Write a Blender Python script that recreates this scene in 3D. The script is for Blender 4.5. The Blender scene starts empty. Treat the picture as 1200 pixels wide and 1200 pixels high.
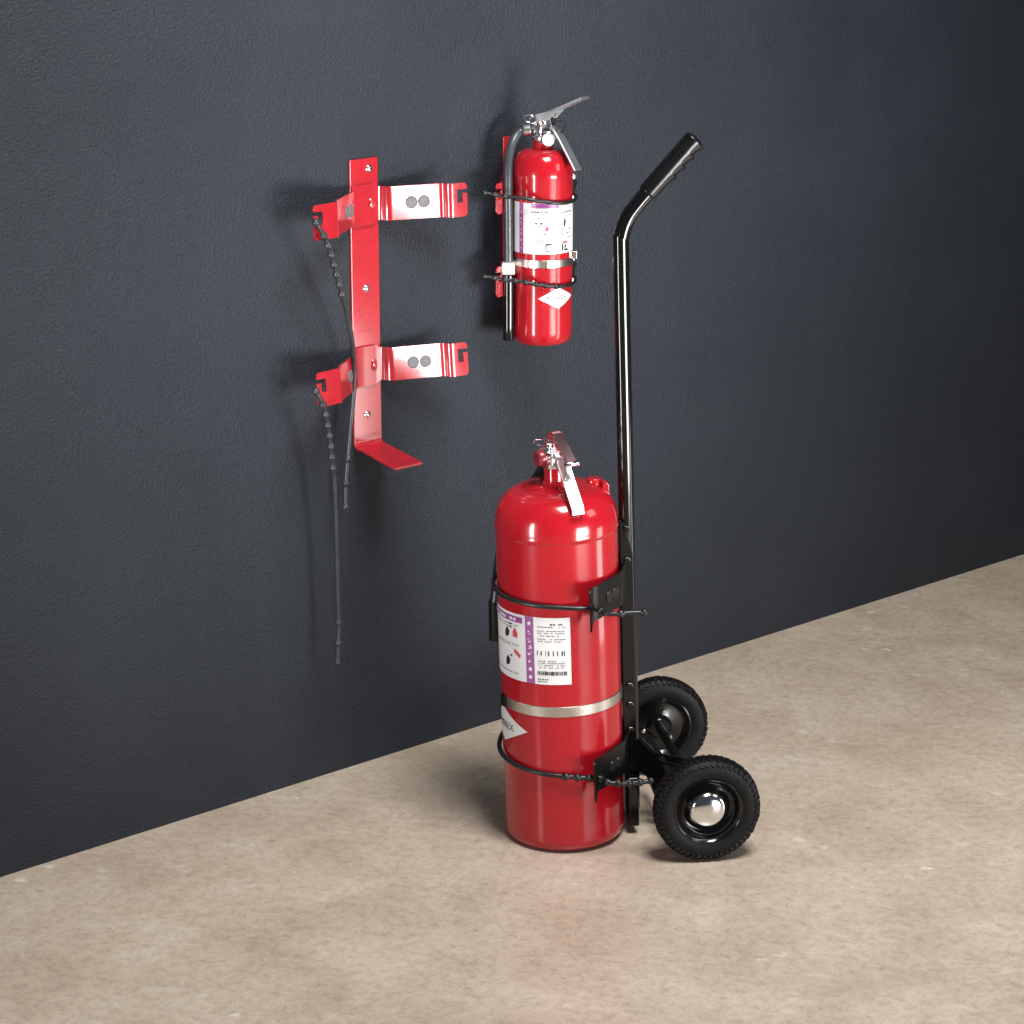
import bpy, bmesh, math, random
from mathutils import Vector, Matrix, Euler
random.seed(7)
R_ = math.radians
scene = bpy.context.scene
COL = scene.collection

# ------------------------------------------------------------------ camera
cam_d = bpy.data.cameras.new('camera')
cam = bpy.data.objects.new('camera', cam_d); COL.objects.link(cam)
cam.location = (0, 0, 1.554)
cam.rotation_euler = (R_(90 - 16.5), 0, 0)
cam_d.sensor_width = 36; cam_d.lens = 90
cam_d.clip_start = 0.05; cam_d.clip_end = 100
scene.camera = cam

# ------------------------------------------------------------------ world and studio lamps
world = bpy.data.worlds.new('World'); scene.world = world
world.use_nodes = True
bg = world.node_tree.nodes['Background']
bg.inputs[0].default_value = (0.60, 0.68, 0.78, 1); bg.inputs[1].default_value = 0.08

def area(name, loc, target, sx, sy, power, col=(1, 1, 1), spread=180):
    d = bpy.data.lights.new(name, 'AREA'); d.shape = 'RECTANGLE'
    d.size = sx; d.size_y = sy; d.energy = power; d.color = col; d.spread = R_(spread)
    o = bpy.data.objects.new(name, d); COL.objects.link(o)
    o.location = loc
    o.rotation_euler = (Vector(target) - Vector(loc)).to_track_quat('-Z', 'Y').to_euler()
    return o
area('key_softbox', (1.66, 2.12, 0.33), (0.10, 3.9, 0.92), 0.90, 0.66, 9.0, (1.0, 0.985, 0.965), 58)
area('right_strip_softbox', (1.22, 3.42, 0.20), (0.08, 3.58, 0.30), 0.24, 0.36, 2.0, (1.0, 0.98, 0.96))
area('upper_right_softbox', (1.45, 3.20, 1.30), (0.08, 3.60, 0.55), 0.45, 0.45, 3.2, (1.0, 0.99, 0.98))
area('left_strip_softbox', (-0.92, 2.58, 0.50), (0.05, 3.9, 0.70), 0.15, 0.72, 2.3, (1.0, 0.99, 0.98), 60)
area('overhead_softbox', (0.62, 2.55, 2.85), (0.25, 3.15, 0.3), 0.9, 0.9, 108, (1.0, 0.985, 0.96))

scene.view_settings.view_transform = 'Standard'
scene.view_settings.look = 'None'
scene.view_settings.exposure = 0
scene.view_settings.gamma = 1
scene.view_settings.use_curve_mapping = False
scene.render.engine = 'CYCLES'
scene.render.resolution_x = scene.render.resolution_y = 1024

# ------------------------------------------------------------------ material helpers
def new_mat(name):
    m = bpy.data.materials.new(name); m.use_nodes = True
    nt = m.node_tree
    return m, nt, nt.nodes['Principled BSDF']
def node(nt, kind, **kw):
    n = nt.nodes.new(kind)
    for k, v in kw.items():
        if k in n.inputs: n.inputs[k].default_value = v
        else: setattr(n, k, v)
    return n
def ramp(nt, stops):
    r = nt.nodes.new('ShaderNodeValToRGB'); e = r.color_ramp.elements
    while len(e) < len(stops): e.new(0.5)
    for el, (p, c) in zip(e, stops):
        el.position = p; el.color = c if len(c) == 4 else (*c, 1)
    return r
def obj_coord(nt):
    return nt.nodes.new('ShaderNodeTexCoord').outputs['Object']
def simple(name, col, rough=0.4, metal=0.0, coat=0.0, var=0.12, scale=60, bump=0.0, bscale=400, spec=0.5, rvar=0.12, crough=0.06, cior=1.5):
    """paint, rubber, metal: colour with slight wear variation, uneven gloss and a fine grain"""
    m, nt, p = new_mat(name); L = nt.links
    co = obj_coord(nt)
    nz = node(nt, 'ShaderNodeTexNoise', Scale=scale, Detail=5.0, Roughness=0.6); L.new(co, nz.inputs['Vector'])
    lo = tuple(max(0, c * (1 - var)) for c in col); hi = tuple(min(1, c * (1 + var)) for c in col)
    r = ramp(nt, [(0.3, lo), (0.7, hi)]); L.new(nz.outputs['Fac'], r.inputs['Fac'])
    L.new(r.outputs['Color'], p.inputs['Base Color'])
    mr = node(nt, 'ShaderNodeMapRange'); mr.inputs['To Min'].default_value = max(0.02, rough * (1 - rvar)); mr.inputs['To Max'].default_value = min(1, rough * (1 + rvar))
    nz2 = node(nt, 'ShaderNodeTexNoise', Scale=scale * 0.4, Detail=6.0); L.new(co, nz2.inputs['Vector'])
    L.new(nz2.outputs['Fac'], mr.inputs['Value']); L.new(mr.outputs['Result'], p.inputs['Roughness'])
    p.inputs['Metallic'].default_value = metal
    p.inputs['Coat Weight'].default_value = coat; p.inputs['Coat Roughness'].default_value = crough
    p.inputs['Specular IOR Level'].default_value = spec; p.inputs['Coat IOR'].default_value = cior
    if bump:
        b = node(nt, 'ShaderNodeBump'); b.inputs['Strength'].default_value = bump; b.inputs['Distance'].default_value = 0.001
        nz3 = node(nt, 'ShaderNodeTexNoise', Scale=bscale, Detail=2.0); L.new(co, nz3.inputs['Vector'])
        L.new(nz3.outputs['Fac'], b.inputs['Height']); L.new(b.outputs['Normal'], p.inputs['Normal'])
    return m

M = {}
M['red'] = simple('red_enamel', (0.345, 0.007, 0.014), 0.20, spec=0.3, var=0.06, scale=25, coat=0.65, bump=0.012, bscale=90)
M['bracket_red'] = simple('red_bracket_paint', (0.40, 0.010, 0.020), 0.27, var=0.08, scale=40, coat=1.0, crough=0.12, cior=1.7, bump=0.03, bscale=220)
M['black_gloss'] = simple('black_gloss_paint', (0.0035, 0.0035, 0.004), 0.14, var=0.2, bump=0.03, bscale=160)
M['black_satin'] = simple('black_satin_steel', (0.004, 0.004, 0.0045), 0.32, spec=0.3, var=0.3, bump=0.08, bscale=260)
M['rubber'] = simple('black_rubber', (0.009, 0.0095, 0.0105), 0.33, var=0.3, bump=0.15, bscale=500)
M['grip'] = simple('black_moulded_grip', (0.004, 0.004, 0.0045), 0.26, spec=0.35, var=0.3, bump=0.08, bscale=400)
M['strap'] = simple('grey_black_strap_rubber', (0.030, 0.032, 0.035), 0.32, var=0.3, bump=0.1, bscale=500)
M['hose'] = simple('hose_rubber', (0.034, 0.040, 0.048), 0.28, var=0.15, bump=0.2, bscale=700)
M['tyre'] = simple('tyre_rubber', (0.0045, 0.0045, 0.005), 0.55, spec=0.22, var=0.35, bump=0.35, bscale=500)
M['chrome'] = simple('chrome', (0.86, 0.87, 0.89), 0.12, metal=1.0, var=0.04, bump=0.03, bscale=120)
M['steel'] = simple('brushed_steel', (0.66, 0.63, 0.60), 0.28, metal=1.0, var=0.1, bump=0.05, bscale=300)
M['aluminium'] = simple('cast_aluminium', (0.74, 0.75, 0.77), 0.40, metal=1.0, var=0.05, bump=0.03, bscale=120)
M['pink_metal'] = simple('pink_tinted_metal', (0.84, 0.50, 0.53), 0.22, metal=1.0, var=0.1)  # chrome-like metal with a pinkish tone
M['red_reflection_tint'] = simple('red_reflection_tint', (0.34, 0.05, 0.065), 0.24, metal=0.6, var=0.1)  # red reflected in the chrome coupling, put into its colour
M['grey_pad'] = simple('grey_rubber_pad', (0.13, 0.122, 0.135), 0.5, var=0.3, scale=300, bump=0.3, bscale=900)
M['paper'] = simple('label_paper', (0.66, 0.655, 0.66), 0.32, var=0.02)
M['purple'] = simple('purple_ink', (0.26, 0.062, 0.24), 0.34, var=0.05)
M['ink'] = simple('grey_ink', (0.07, 0.065, 0.075), 0.4, var=0.1)
M['black_ink'] = simple('black_ink', (0.02, 0.02, 0.025), 0.4, var=0.1)
M['red_ink'] = simple('red_ink', (0.55, 0.05, 0.07), 0.4, var=0.1)
M['white_plastic'] = simple('ivory_plastic', (0.78, 0.75, 0.70), 0.35, var=0.03)

# painted plaster wall: dark blue-grey gloss paint over a stippled surface
def wall_material():
    m, nt, p = new_mat('blue_grey_stippled_wall_paint'); L = nt.links
    co = obj_coord(nt)
    n1 = node(nt, 'ShaderNodeTexNoise', Scale=3.0, Detail=6.0, Roughness=0.6); L.new(co, n1.inputs['Vector'])
    r = ramp(nt, [(0.3, (0.0135, 0.0180, 0.0258)), (0.7, (0.0195, 0.0250, 0.0345))]); L.new(n1.outputs['Fac'], r.inputs['Fac'])
    L.new(r.outputs['Color'], p.inputs['Base Color'])
    n2 = node(nt, 'ShaderNodeTexNoise', Scale=230.0, Detail=3.0, Roughness=0.6); L.new(co, n2.inputs['Vector'])
    n3 = node(nt, 'ShaderNodeTexNoise', Scale=45.0, Detail=3.0); L.new(co, n3.inputs['Vector'])
    add = node(nt, 'ShaderNodeMath', operation='MULTIPLY_ADD'); L.new(n3.outputs['Fac'], add.inputs[0]); add.inputs[1].default_value = 0.25
    L.new(n2.outputs['Fac'], add.inputs[2])
    b = node(nt, 'ShaderNodeBump'); b.inputs['Strength'].default_value = 1.0; b.inputs['Distance'].default_value = 0.0030
    L.new(add.outputs[0], b.inputs['Height']); L.new(b.outputs['Normal'], p.inputs['Normal'])
    n7 = node(nt, 'ShaderNodeTexNoise', Scale=7.0, Detail=7.0, Roughness=0.65, Distortion=0.6); L.new(co, n7.inputs['Vector'])
    mr = node(nt, 'ShaderNodeMapRange'); mr.inputs['From Min'].default_value = 0.3; mr.inputs['From Max'].default_value = 0.7; mr.inputs['To Min'].default_value = 0.40; mr.inputs['To Max'].default_value = 0.58
    L.new(n7.outputs['Fac'], mr.inputs['Value']); L.new(mr.outputs[0], p.inputs['Roughness'])
    p.inputs['Specular IOR Level'].default_value = 0.34
    # small pits and paint nibs
    vo = node(nt, 'ShaderNodeTexVoronoi', Scale=24.0); L.new(co, vo.inputs['Vector'])
    rp = ramp(nt, [(0.03, (0, 0, 0)), (0.075, (1, 1, 1))]); L.new(vo.outputs['Distance'], rp.inputs['Fac'])
    b2 = node(nt, 'ShaderNodeBump'); b2.inputs['Strength'].default_value = 0.5; b2.inputs['Distance'].default_value = 0.0015
    L.new(rp.outputs[0], b2.inputs['Height']); L.new(b.outputs['Normal'], b2.inputs['Normal']); L.new(b2.outputs['Normal'], p.inputs['Normal'])
    return m
def floor_material():
    m, nt, p = new_mat('sealed_tan_concrete'); L = nt.links
    co = obj_coord(nt)
    mp = node(nt, 'ShaderNodeMapping'); L.new(co, mp.inputs['Vector'])
    mp.inputs['Rotation'].default_value = (0, 0, R_(18)); mp.inputs['Scale'].default_value = (1.0, 1.0, 1.0)
    n1 = node(nt, 'ShaderNodeTexNoise', Scale=6.0, Detail=11.0, Roughness=0.68, Distortion=0.35); L.new(mp.outputs[0], n1.inputs['Vector'])
    n2 = node(nt, 'ShaderNodeTexNoise', Scale=62.0, Detail=12.0, Roughness=0.82, Distortion=0.3); L.new(mp.outputs[0], n2.inputs['Vector'])
    r1 = ramp(nt, [(0.28, (0.385, 0.306, 0.234)), (0.52, (0.480, 0.396, 0.314)), (0.76, (0.560, 0.486, 0.404))]); L.new(n1.outputs['Fac'], r1.inputs['Fac'])
    r2 = ramp(nt, [(0.33, (0.62, 0.60, 0.58)), (0.50, (1.0, 1.0, 1.0)), (0.66, (1.20, 1.20, 1.21))]); L.new(n2.outputs['Fac'], r2.inputs['Fac'])
    mx = node(nt, 'ShaderNodeMix', data_type='RGBA', blend_type='MULTIPLY'); mx.inputs[0].default_value = 0.8
    L.new(r1.outputs[0], mx.inputs[6]); L.new(r2.outputs[0], mx.inputs[7])
    # pale trowel streaks and chips
    ms = node(nt, 'ShaderNodeMapping'); L.new(co, ms.inputs['Vector']); ms.inputs['Rotation'].default_value = (0, 0, R_(-14)); ms.inputs['Scale'].default_value = (9.0, 21.0, 1.0)
    n3 = node(nt, 'ShaderNodeTexNoise', Scale=1.0, Detail=8.0, Roughness=0.72, Distortion=2.2); L.new(ms.outputs[0], n3.inputs['Vector'])
    r3 = ramp(nt, [(0.57, (0, 0, 0)), (0.72, (1, 1, 1))]); L.new(n3.outputs['Fac'], r3.inputs['Fac'])
    mx2 = node(nt, 'ShaderNodeMix', data_type='RGBA'); L.new(mx.outputs[2], mx2.inputs[6]); mx2.inputs[7].default_value = (0.60, 0.54, 0.475, 1)
    k = node(nt, 'ShaderNodeMath', operation='MULTIPLY'); k.inputs[1].default_value = 0.62; L.new(r3.outputs[0], k.inputs[0]); L.new(k.outputs[0], mx2.inputs[0])
    nd = node(nt, 'ShaderNodeTexNoise', Scale=60.0, Detail=4.0); L.new(co, nd.inputs['Vector'])
    wv = node(nt, 'ShaderNodeVectorMath', operation='MULTIPLY_ADD'); L.new(nd.outputs['Color'], wv.inputs[0]); wv.inputs[1].default_value = (0.035, 0.022, 0); L.new(co, wv.inputs[2])
    n4 = node(nt, 'ShaderNodeTexVoronoi', Scale=19.0); L.new(wv.outputs[0], n4.inputs['Vector'])
    n5 = node(nt, 'ShaderNodeTexNoise', Scale=3.3, Detail=3.0); L.new(co, n5.inputs['Vector'])
    r4 = ramp(nt, [(0.06, (1, 1, 1)), (0.20, (0, 0, 0))]); L.new(n4.outputs['Distance'], r4.inputs['Fac'])
    r5 = ramp(nt, [(0.50, (0, 0, 0)), (0.60, (1, 1, 1))]); L.new(n5.outputs['Fac'], r5.inputs['Fac'])
    k2 = node(nt, 'ShaderNodeMath', operation='MULTIPLY'); L.new(r4.outputs[0], k2.inputs[0]); L.new(r5.outputs[0], k2.inputs[1])
    k3 = node(nt, 'ShaderNodeMath', operation='MULTIPLY'); L.new(k2.outputs[0], k3.inputs[0]); k3.inputs[1].default_value = 0.7
    mx3 = node(nt, 'ShaderNodeMix', data_type='RGBA'); L.new(mx2.outputs[2], mx3.inputs[6]); mx3.inputs[7].default_value = (0.70, 0.66, 0.61, 1); L.new(k3.outputs[0], mx3.inputs[0])
    n8 = node(nt, 'ShaderNodeTexNoise', Scale=420.0, Detail=4.0, Roughness=0.8); L.new(co, n8.inputs['Vector'])
    r8 = ramp(nt, [(0.30, (0.66, 0.64, 0.62)), (0.46, (1, 1, 1)), (0.62, (1.0, 1.0, 1.0)), (0.74, (1.16, 1.16, 1.16))]); L.new(n8.outputs['Fac'], r8.inputs['Fac'])
    mx4 = node(nt, 'ShaderNodeMix', data_type='RGBA', blend_type='MULTIPLY'); mx4.inputs[0].default_value = 1.0
    L.new(mx3.outputs[2], mx4.inputs[6]); L.new(r8.outputs[0], mx4.inputs[7])
    L.new(mx4.outputs[2], p.inputs['Base Color'])
    mr = node(nt, 'ShaderNodeMapRange'); mr.inputs['To Min'].default_value = 0.20; mr.inputs['To Max'].default_value = 0.40
    L.new(n2.outputs['Fac'], mr.inputs['Value']); L.new(mr.outputs[0], p.inputs['Roughness'])
    n6 = node(nt, 'ShaderNodeTexNoise', Scale=90.0, Detail=8.0, Roughness=0.7); L.new(co, n6.inputs['Vector'])
    b = node(nt, 'ShaderNodeBump'); b.inputs['Strength'].default_value = 0.16; b.inputs['Distance'].default_value = 0.002
    L.new(n6.outputs['Fac'], b.inputs['Height']); L.new(b.outputs['Normal'], p.inputs['Normal'])
    return m
M['wall'] = wall_material(); M['floor'] = floor_material()

# ------------------------------------------------------------------ object helpers
def empty(name, loc, rot=(0, 0, 0), label=None, cat=None, group=None):
    o = bpy.data.objects.new(name, None); COL.objects.link(o)
    o.location = loc; o.rotation_euler = rot; o.empty_display_size = 0.05
    if label: o['label'] = label
    if cat: o['category'] = cat
    if group: o['group'] = group
    return o
def finish(name, bm, mat, parent=None, smooth=40, bevel=0.0, seg=2, label=None):
    bmesh.ops.remove_doubles(bm, verts=bm.verts, dist=1e-6)
    bmesh.ops.recalc_face_normals(bm, faces=bm.faces)
    me = bpy.data.meshes.new(name); bm.to_mesh(me); bm.free()
    me.materials.append(M[mat])
    if smooth:
        for p in me.polygons: p.use_smooth = True
        me.set_sharp_from_angle(angle=R_(smooth))
    o = bpy.data.objects.new(name, me); COL.objects.link(o)
    if parent: o.parent = parent
    if bevel:
        b = o.modifiers.new('bevel', 'BEVEL'); b.width = bevel; b.segments = seg; b.limit_method = 'ANGLE'; b.angle_limit = R_(40); b.harden_normals = True
    if label: o['label'] = label
    return o
def add_lathe(bm, prof, segs=64, mtx=Matrix(), close=True):
    rings = []
    for r, z in prof:
        if r < 1e-6: rings.append([bm.verts.new(mtx @ Vector((0, 0, z)))])
        else: rings.append([bm.verts.new(mtx @ Vector((r * math.cos(2 * math.pi * i / segs), r * math.sin(2 * math.pi * i / segs), z))) for i in range(segs)])
    for a, b in zip(rings, rings[1:]):
        for i in range(segs):
            j = (i + 1) % segs
            if len(a) == 1 and len(b) == 1: continue
            if len(a) == 1: bm.faces.new((a[0], b[i], b[j]))
            elif len(b) == 1: bm.faces.new((a[i], a[j], b[0]))
            else: bm.faces.new((a[i], a[j], b[j], b[i]))
    if close:
        for rg, rev in ((rings[0], True), (rings[-1], False)):
            if len(rg) > 1: bm.faces.new(rg[::-1] if rev else rg)
def axis_mtx(origin, direction):
    return Matrix.Translation(Vector(origin)) @ Vector(direction).to_track_quat('Z', 'Y').to_matrix().to_4x4()
def catmull(pts, n=8):
    P = [Vector(p) for p in pts]; P = [P[0] * 2 - P[1]] + P + [P[-1] * 2 - P[-2]]
    out = []
    for i in range(1, len(P) - 2):
        a, b, c, d = P[i - 1:i + 3]
        for k in range(n):
            t = k / n
            out.append(0.5 * ((2 * b) + (c - a) * t + (2 * a - 5 * b + 4 * c - d) * t * t + (3 * b - a - 3 * c + d) * t ** 3))
    out.append(P[-2]); return out
def add_tube(bm, pts, rad, segs=14, flat=1.0):
    """swept tube; rad is a number or one radius per point; rounded ends"""
    n = len(pts); P = [Vector(p) for p in pts]
    rr = [rad] * n if isinstance(rad, (int, float)) else list(rad)
    T = [(P[min(i + 1, n - 1)] - P[max(i - 1, 0)]).normalized() for i in range(n)]
    up = Vector((0, 0, 1)) if abs(T[0].z) < 0.9 else Vector((1, 0, 0))
    N = (up - T[0] * up.dot(T[0])).normalized(); rings = []
    for i in range(n):
        N = (N - T[i] * N.dot(T[i])).normalized(); B = T[i].cross(N)
        rings.append([bm.verts.new(P[i] + (N * math.cos(2 * math.pi * k / segs) + B * math.sin(2 * math.pi * k / segs) * flat) * rr[i]) for k in range(segs)])
    for a, b in zip(rings, rings[1:]):
        for k in range(segs):
            j = (k + 1) % segs; bm.faces.new((a[k], a[j], b[j], b[k]))
    for rg, t, r, sgn in ((rings[0], T[0], rr[0], -1), (rings[-1], T[-1], rr[-1], 1)):
        c = sum((v.co for v in rg), Vector()) / segs
        tip = bm.verts.new(c + t * sgn * r * 0.45)
        mid = [bm.verts.new(c + (v.co - c) * 0.7 + t * sgn * r * 0.3) for v in rg]
        for k in range(segs):
            j = (k + 1) % segs; bm.faces.new((rg[k], rg[j], mid[j], mid[k])); bm.faces.new((mid[k], mid[j], tip))
def resample(pts, step):
    P = [Vector(p) for p in pts]; out = [P[0]]; acc = 0
    for a, b in zip(P, P[1:]):
        d = (b - a).length; t = 0
        while acc + (d - t) >= step:
            t += step - acc; acc = 0; out.append(a.lerp(b, t / d))
        acc += d - t
    return out
def beaded(bm, path, r, beads, br, step=0.0012):
    """moulded rubber strap: a cord with round knobs at the given arc lengths"""
    P = resample(path, step); rad = []
    for i in range(len(P)):
        s = i * step; q = r
        for b in beads:
            d = abs(s - b)
            if d < br * 0.95: q = max(q, math.sqrt(max(0, br * br - d * d)) * 0.999)
        rad.append(q)
    add_tube(bm, P, rad, 10)
def add_box(bm, c, s, mtx=Matrix()):
    vs = [bm.verts.new(mtx @ Vector((c[0] + s[0] * x / 2, c[1] + s[1] * y / 2, c[2] + s[2] * z / 2))) for x in (-1, 1) for y in (-1, 1) for z in (-1, 1)]
    for f in ((0, 1, 3, 2), (4, 6, 7, 5), (0, 4, 5, 1), (2, 3, 7, 6), (0, 2, 6, 4), (1, 5, 7, 3)): bm.faces.new([vs[i] for i in f])
def add_prism(bm, poly, y0, y1, mtx=Matrix()):
    """polygon in the x-z plane, extruded along y"""
    a = [bm.verts.new(mtx @ Vector((x, y0, z))) for x, z in poly]; b = [bm.verts.new(mtx @ Vector((x, y1, z))) for x, z in poly]
    bm.faces.new(a); bm.faces.new(b[::-1]); n = len(poly)
    for i in range(n): bm.faces.new((a[i], b[i], b[(i + 1) % n], a[(i + 1) % n]))
def fillet(pl, r, n=5):
    """round the corners of an open 2-D polyline"""
    P = [Vector(p) for p in pl]; out = [P[0]]
    for a, b, c in zip(P, P[1:], P[2:]):
        u = (a - b); v = (c - b); d = min(r, u.length * 0.45, v.length * 0.45)
        s = b + u.normalized() * d; e = b + v.normalized() * d
        for k in range(n + 1):
            t = k / n; out.append(s * (1 - t) ** 2 + b * 2 * t * (1 - t) + e * t * t)
    out.append(P[-1]); return out
def bent_sheet(bm, prof, outline, holes, thick, mtx):
    """sheet metal: a flat outline (s, z) with holes, folded along the plan profile (u, v)"""
    t = bmesh.new(); edges = []
    for loop in [outline] + holes:
        vs = [t.verts.new((x, 0, z)) for x, z in loop]
        for i in range(len(vs)): edges.append(t.edges.new((vs[i], vs[(i + 1) % len(vs)])))
    bmesh.ops.triangle_fill(t, use_beauty=True, use_dissolve=False, edges=edges)
    S = [0.0]
    for a, b in zip(prof, prof[1:]): S.append(S[-1] + (b - a).length)
    mid = S[-1] / 2
    for s in S[1:-1]:
        bmesh.ops.bisect_plane(t, geom=t.verts[:] + t.edges[:] + t.faces[:], plane_co=(s - mid, 0, 0), plane_no=(1, 0, 0), dist=1e-6)
    def at(s):
        s += mid
        for i in range(len(S) - 1):
            if s <= S[i + 1] + 1e-9 or i == len(S) - 2:
                d = (prof[i + 1] - prof[i]).normalized(); p = prof[i] + d * (s - S[i])
                dn = d
                if abs(s - S[i + 1]) < 1e-5 and i + 2 < len(prof): dn = (d + (prof[i + 2] - prof[i + 1]).normalized()).normalized()
                elif abs(s - S[i]) < 1e-5 and i > 0: dn = (d + (prof[i] - prof[i - 1]).normalized()).normalized()
                return p, Vector((-dn.y, dn.x))
    front, back = {}, {}
    for v in t.verts:
        p, n = at(v.co.x)
        front[v] = bm.verts.new(mtx @ Vector((p.x + n.x * thick / 2, p.y + n.y * thick / 2, v.co.z)))
        back[v] = bm.verts.new(mtx @ Vector((p.x - n.x * thick / 2, p.y - n.y * thick / 2, v.co.z)))
    for f in t.faces:
        bm.faces.new([front[v] for v in f.verts]); bm.faces.new([back[v] for v in reversed(f.verts)])
    for e in t.edges:
        if len(e.link_faces) == 1:
            a, b = e.verts; bm.faces.new((front[a], front[b], back[b], back[a]))
    t.free()
def ribbon(bm, path, width, thick, mtx, taper=None):
    """flat bar: path in the x-z plane, width along y"""
    P = [Vector(p) for p in path]; n = len(P); rings = []
    for i in range(n):
        d = (P[min(i + 1, n - 1)] - P[max(i - 1, 0)]).normalized(); nn = Vector((-d.y, d.x))
        w = width if taper is None else taper[i]
        rings.append([bm.verts.new(mtx @ Vector((P[i].x + nn.x * thick / 2 * a, w / 2 * b, P[i].y + nn.y * thick / 2 * a))) for a, b in ((1, 1), (1, -1), (-1, -1), (-1, 1))])
    for a, b in zip(rings, rings[1:]):
        for k in range(4): bm.faces.new((a[k], a[(k + 1) % 4], b[(k + 1) % 4], b[k]))
    bm.faces.new(rings[0][::-1]); bm.faces.new(rings[-1])
def cyl_patch(bm, poly, rad, thick=0.0):
    """flat polygon (angle in degrees, z) wrapped on a cylinder"""
    t = bmesh.new(); vs = [t.verts.new((a, 0, z)) for a, z in poly]; t.faces.new(vs)
    a0 = min(a for a, z in poly); a1 = max(a for a, z in poly); a = math.ceil(a0 / 4) * 4
    while a < a1:
        bmesh.ops.bisect_plane(t, geom=t.verts[:] + t.edges[:] + t.faces[:], plane_co=(a, 0, 0), plane_no=(1, 0, 0), dist=1e-5); a += 4
    mp = {v: bm.verts.new((rad * math.cos(R_(v.co.x)), rad * math.sin(R_(v.co.x)), v.co.z)) for v in t.verts}
    for f in t.faces: bm.faces.new([mp[v] for v in f.verts])
    t.free()
def rect(a0, a1, z0, z1): return [(a0, z0), (a1, z0), (a1, z1), (a0, z1)]
def cyl_text(bm, txt, ang, z, size, rad, squeeze=1.0):
    """lettering wrapped on a cylinder, centred on (ang, z)"""
    cu = bpy.data.curves.new('lettering', 'FONT'); cu.body = txt; cu.size = size; cu.align_x = 'CENTER'; cu.align_y = 'CENTER'; cu.resolution_u = 3
    o = bpy.data.objects.new('lettering', cu); me = bpy.data.meshes.new_from_object(o)
    t = bmesh.new(); t.from_mesh(me)
    mp = {}
    for v in t.verts:
        a = R_(ang) + v.co.x * squeeze / rad
        mp[v] = bm.verts.new((rad * math.cos(a), rad * math.sin(a), z + v.co.y))
    for f in t.faces: bm.faces.new([mp[v] for v in f.verts])
    t.free(); bpy.data.objects.remove(o); bpy.data.curves.remove(cu); bpy.data.meshes.remove(me)

# ------------------------------------------------------------------ setting: wall and floor
WU = Vector((0.75228, 0.65884, 0)); WN = Vector((0.65884, -0.75228, 0)); P0 = Vector((0.0922, 4.1185, 0))
WALL_YAW = math.atan2(WU.y, WU.x)          # local x runs along the wall, local -y comes out of it
bm = bmesh.new(); add_box(bm, (0, 0.06, 1.9), (9.0, 0.12, 3.84))
wall = finish('wall', bm, 'wall', smooth=0); wall.location = P0; wall.rotation_euler = (0, 0, WALL_YAW); wall['kind'] = 'structure'
bm = bmesh.new()
vs = [bm.verts.new(v) for v in ((-5, -3, 0), (7, -3, 0), (7, 9, 0), (-5, 9, 0))]; bm.faces.new(vs)
floor = finish('floor', bm, 'floor', smooth=0); floor['kind'] = 'structure'

WM = Matrix.Scale(-1, 4, (0, 1, 0))        # (u, v, z) -> local of a wall-mounted root: v out of the wall
def wall_root(name, u, label, cat):
    return empty(name, P0 + WU * u, (0, 0, WALL_YAW), label, cat)

def clamp_profile(half, r):
    """mirror half a plan profile (u >= 0) into a whole one and round its bends"""
    full = [(-u, v) for u, v in half[::-1]] + [p for p in half if p[0] > 1e-6]
    return fillet(full, r, 5)
def prof_len(p): return sum((b - a).length for a, b in zip(p, p[1:]))
def clamp_outline(L, h, centre, notch, lug=0.0):
    """outline of a clamp arm: wide ends with hook slots, slightly taller centre"""
    H = h / 2; half = [(0, -centre / 2 - lug), (0.020, -centre / 2 - lug), (0.030, -H), (L / 2 - 0.004, -H), (L / 2, -H + 0.004)]
    n0 = [(L / 2, notch[0]), (L / 2 - notch[2] * 0.45, notch[0]), (L / 2 - notch[2] * 0.45, notch[0] - notch[3]), (L / 2 - notch[2], notch[0] - notch[3]),
          (L / 2 - notch[2], notch[1]), (L / 2, notch[1])]
    half += n0 + [(L / 2, H - 0.004), (L / 2 - 0.004, H), (0.030, H), (0.020, centre / 2), (0, centre / 2)]
    left = [(-x, z) for x, z in half[::-1][1:-1]]
    return half + left
def circle(cx, cz, r, n=20): return [(cx + r * math.cos(2 * math.pi * i / n), cz + r * math.sin(2 * math.pi * i / n)) for i in range(n)]
def point_on(prof, s):
    s += prof_len(prof) / 2
    for a, b in zip(prof, prof[1:]):
        d = (b - a).length
        if s <= d: t = (b - a).normalized(); return a + t * s, Vector((-t.y, t.x))
        s -= d

# ------------------------------------------------------------------ large empty wall bracket
BU = -0.4222
wb = wall_root('wall_bracket', BU, 'empty red steel wall bracket with two clamp arms and two dangling rubber straps', 'bracket')
zt, zb = 0.971, 0.531
bm = bmesh.new(); add_box(bm, (0, -0.0022, (zt + zb) / 2), (0.0535, 0.0044, zt - zb))
finish('back_plate', bm, 'bracket_red', wb, bevel=0.0012)
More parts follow.
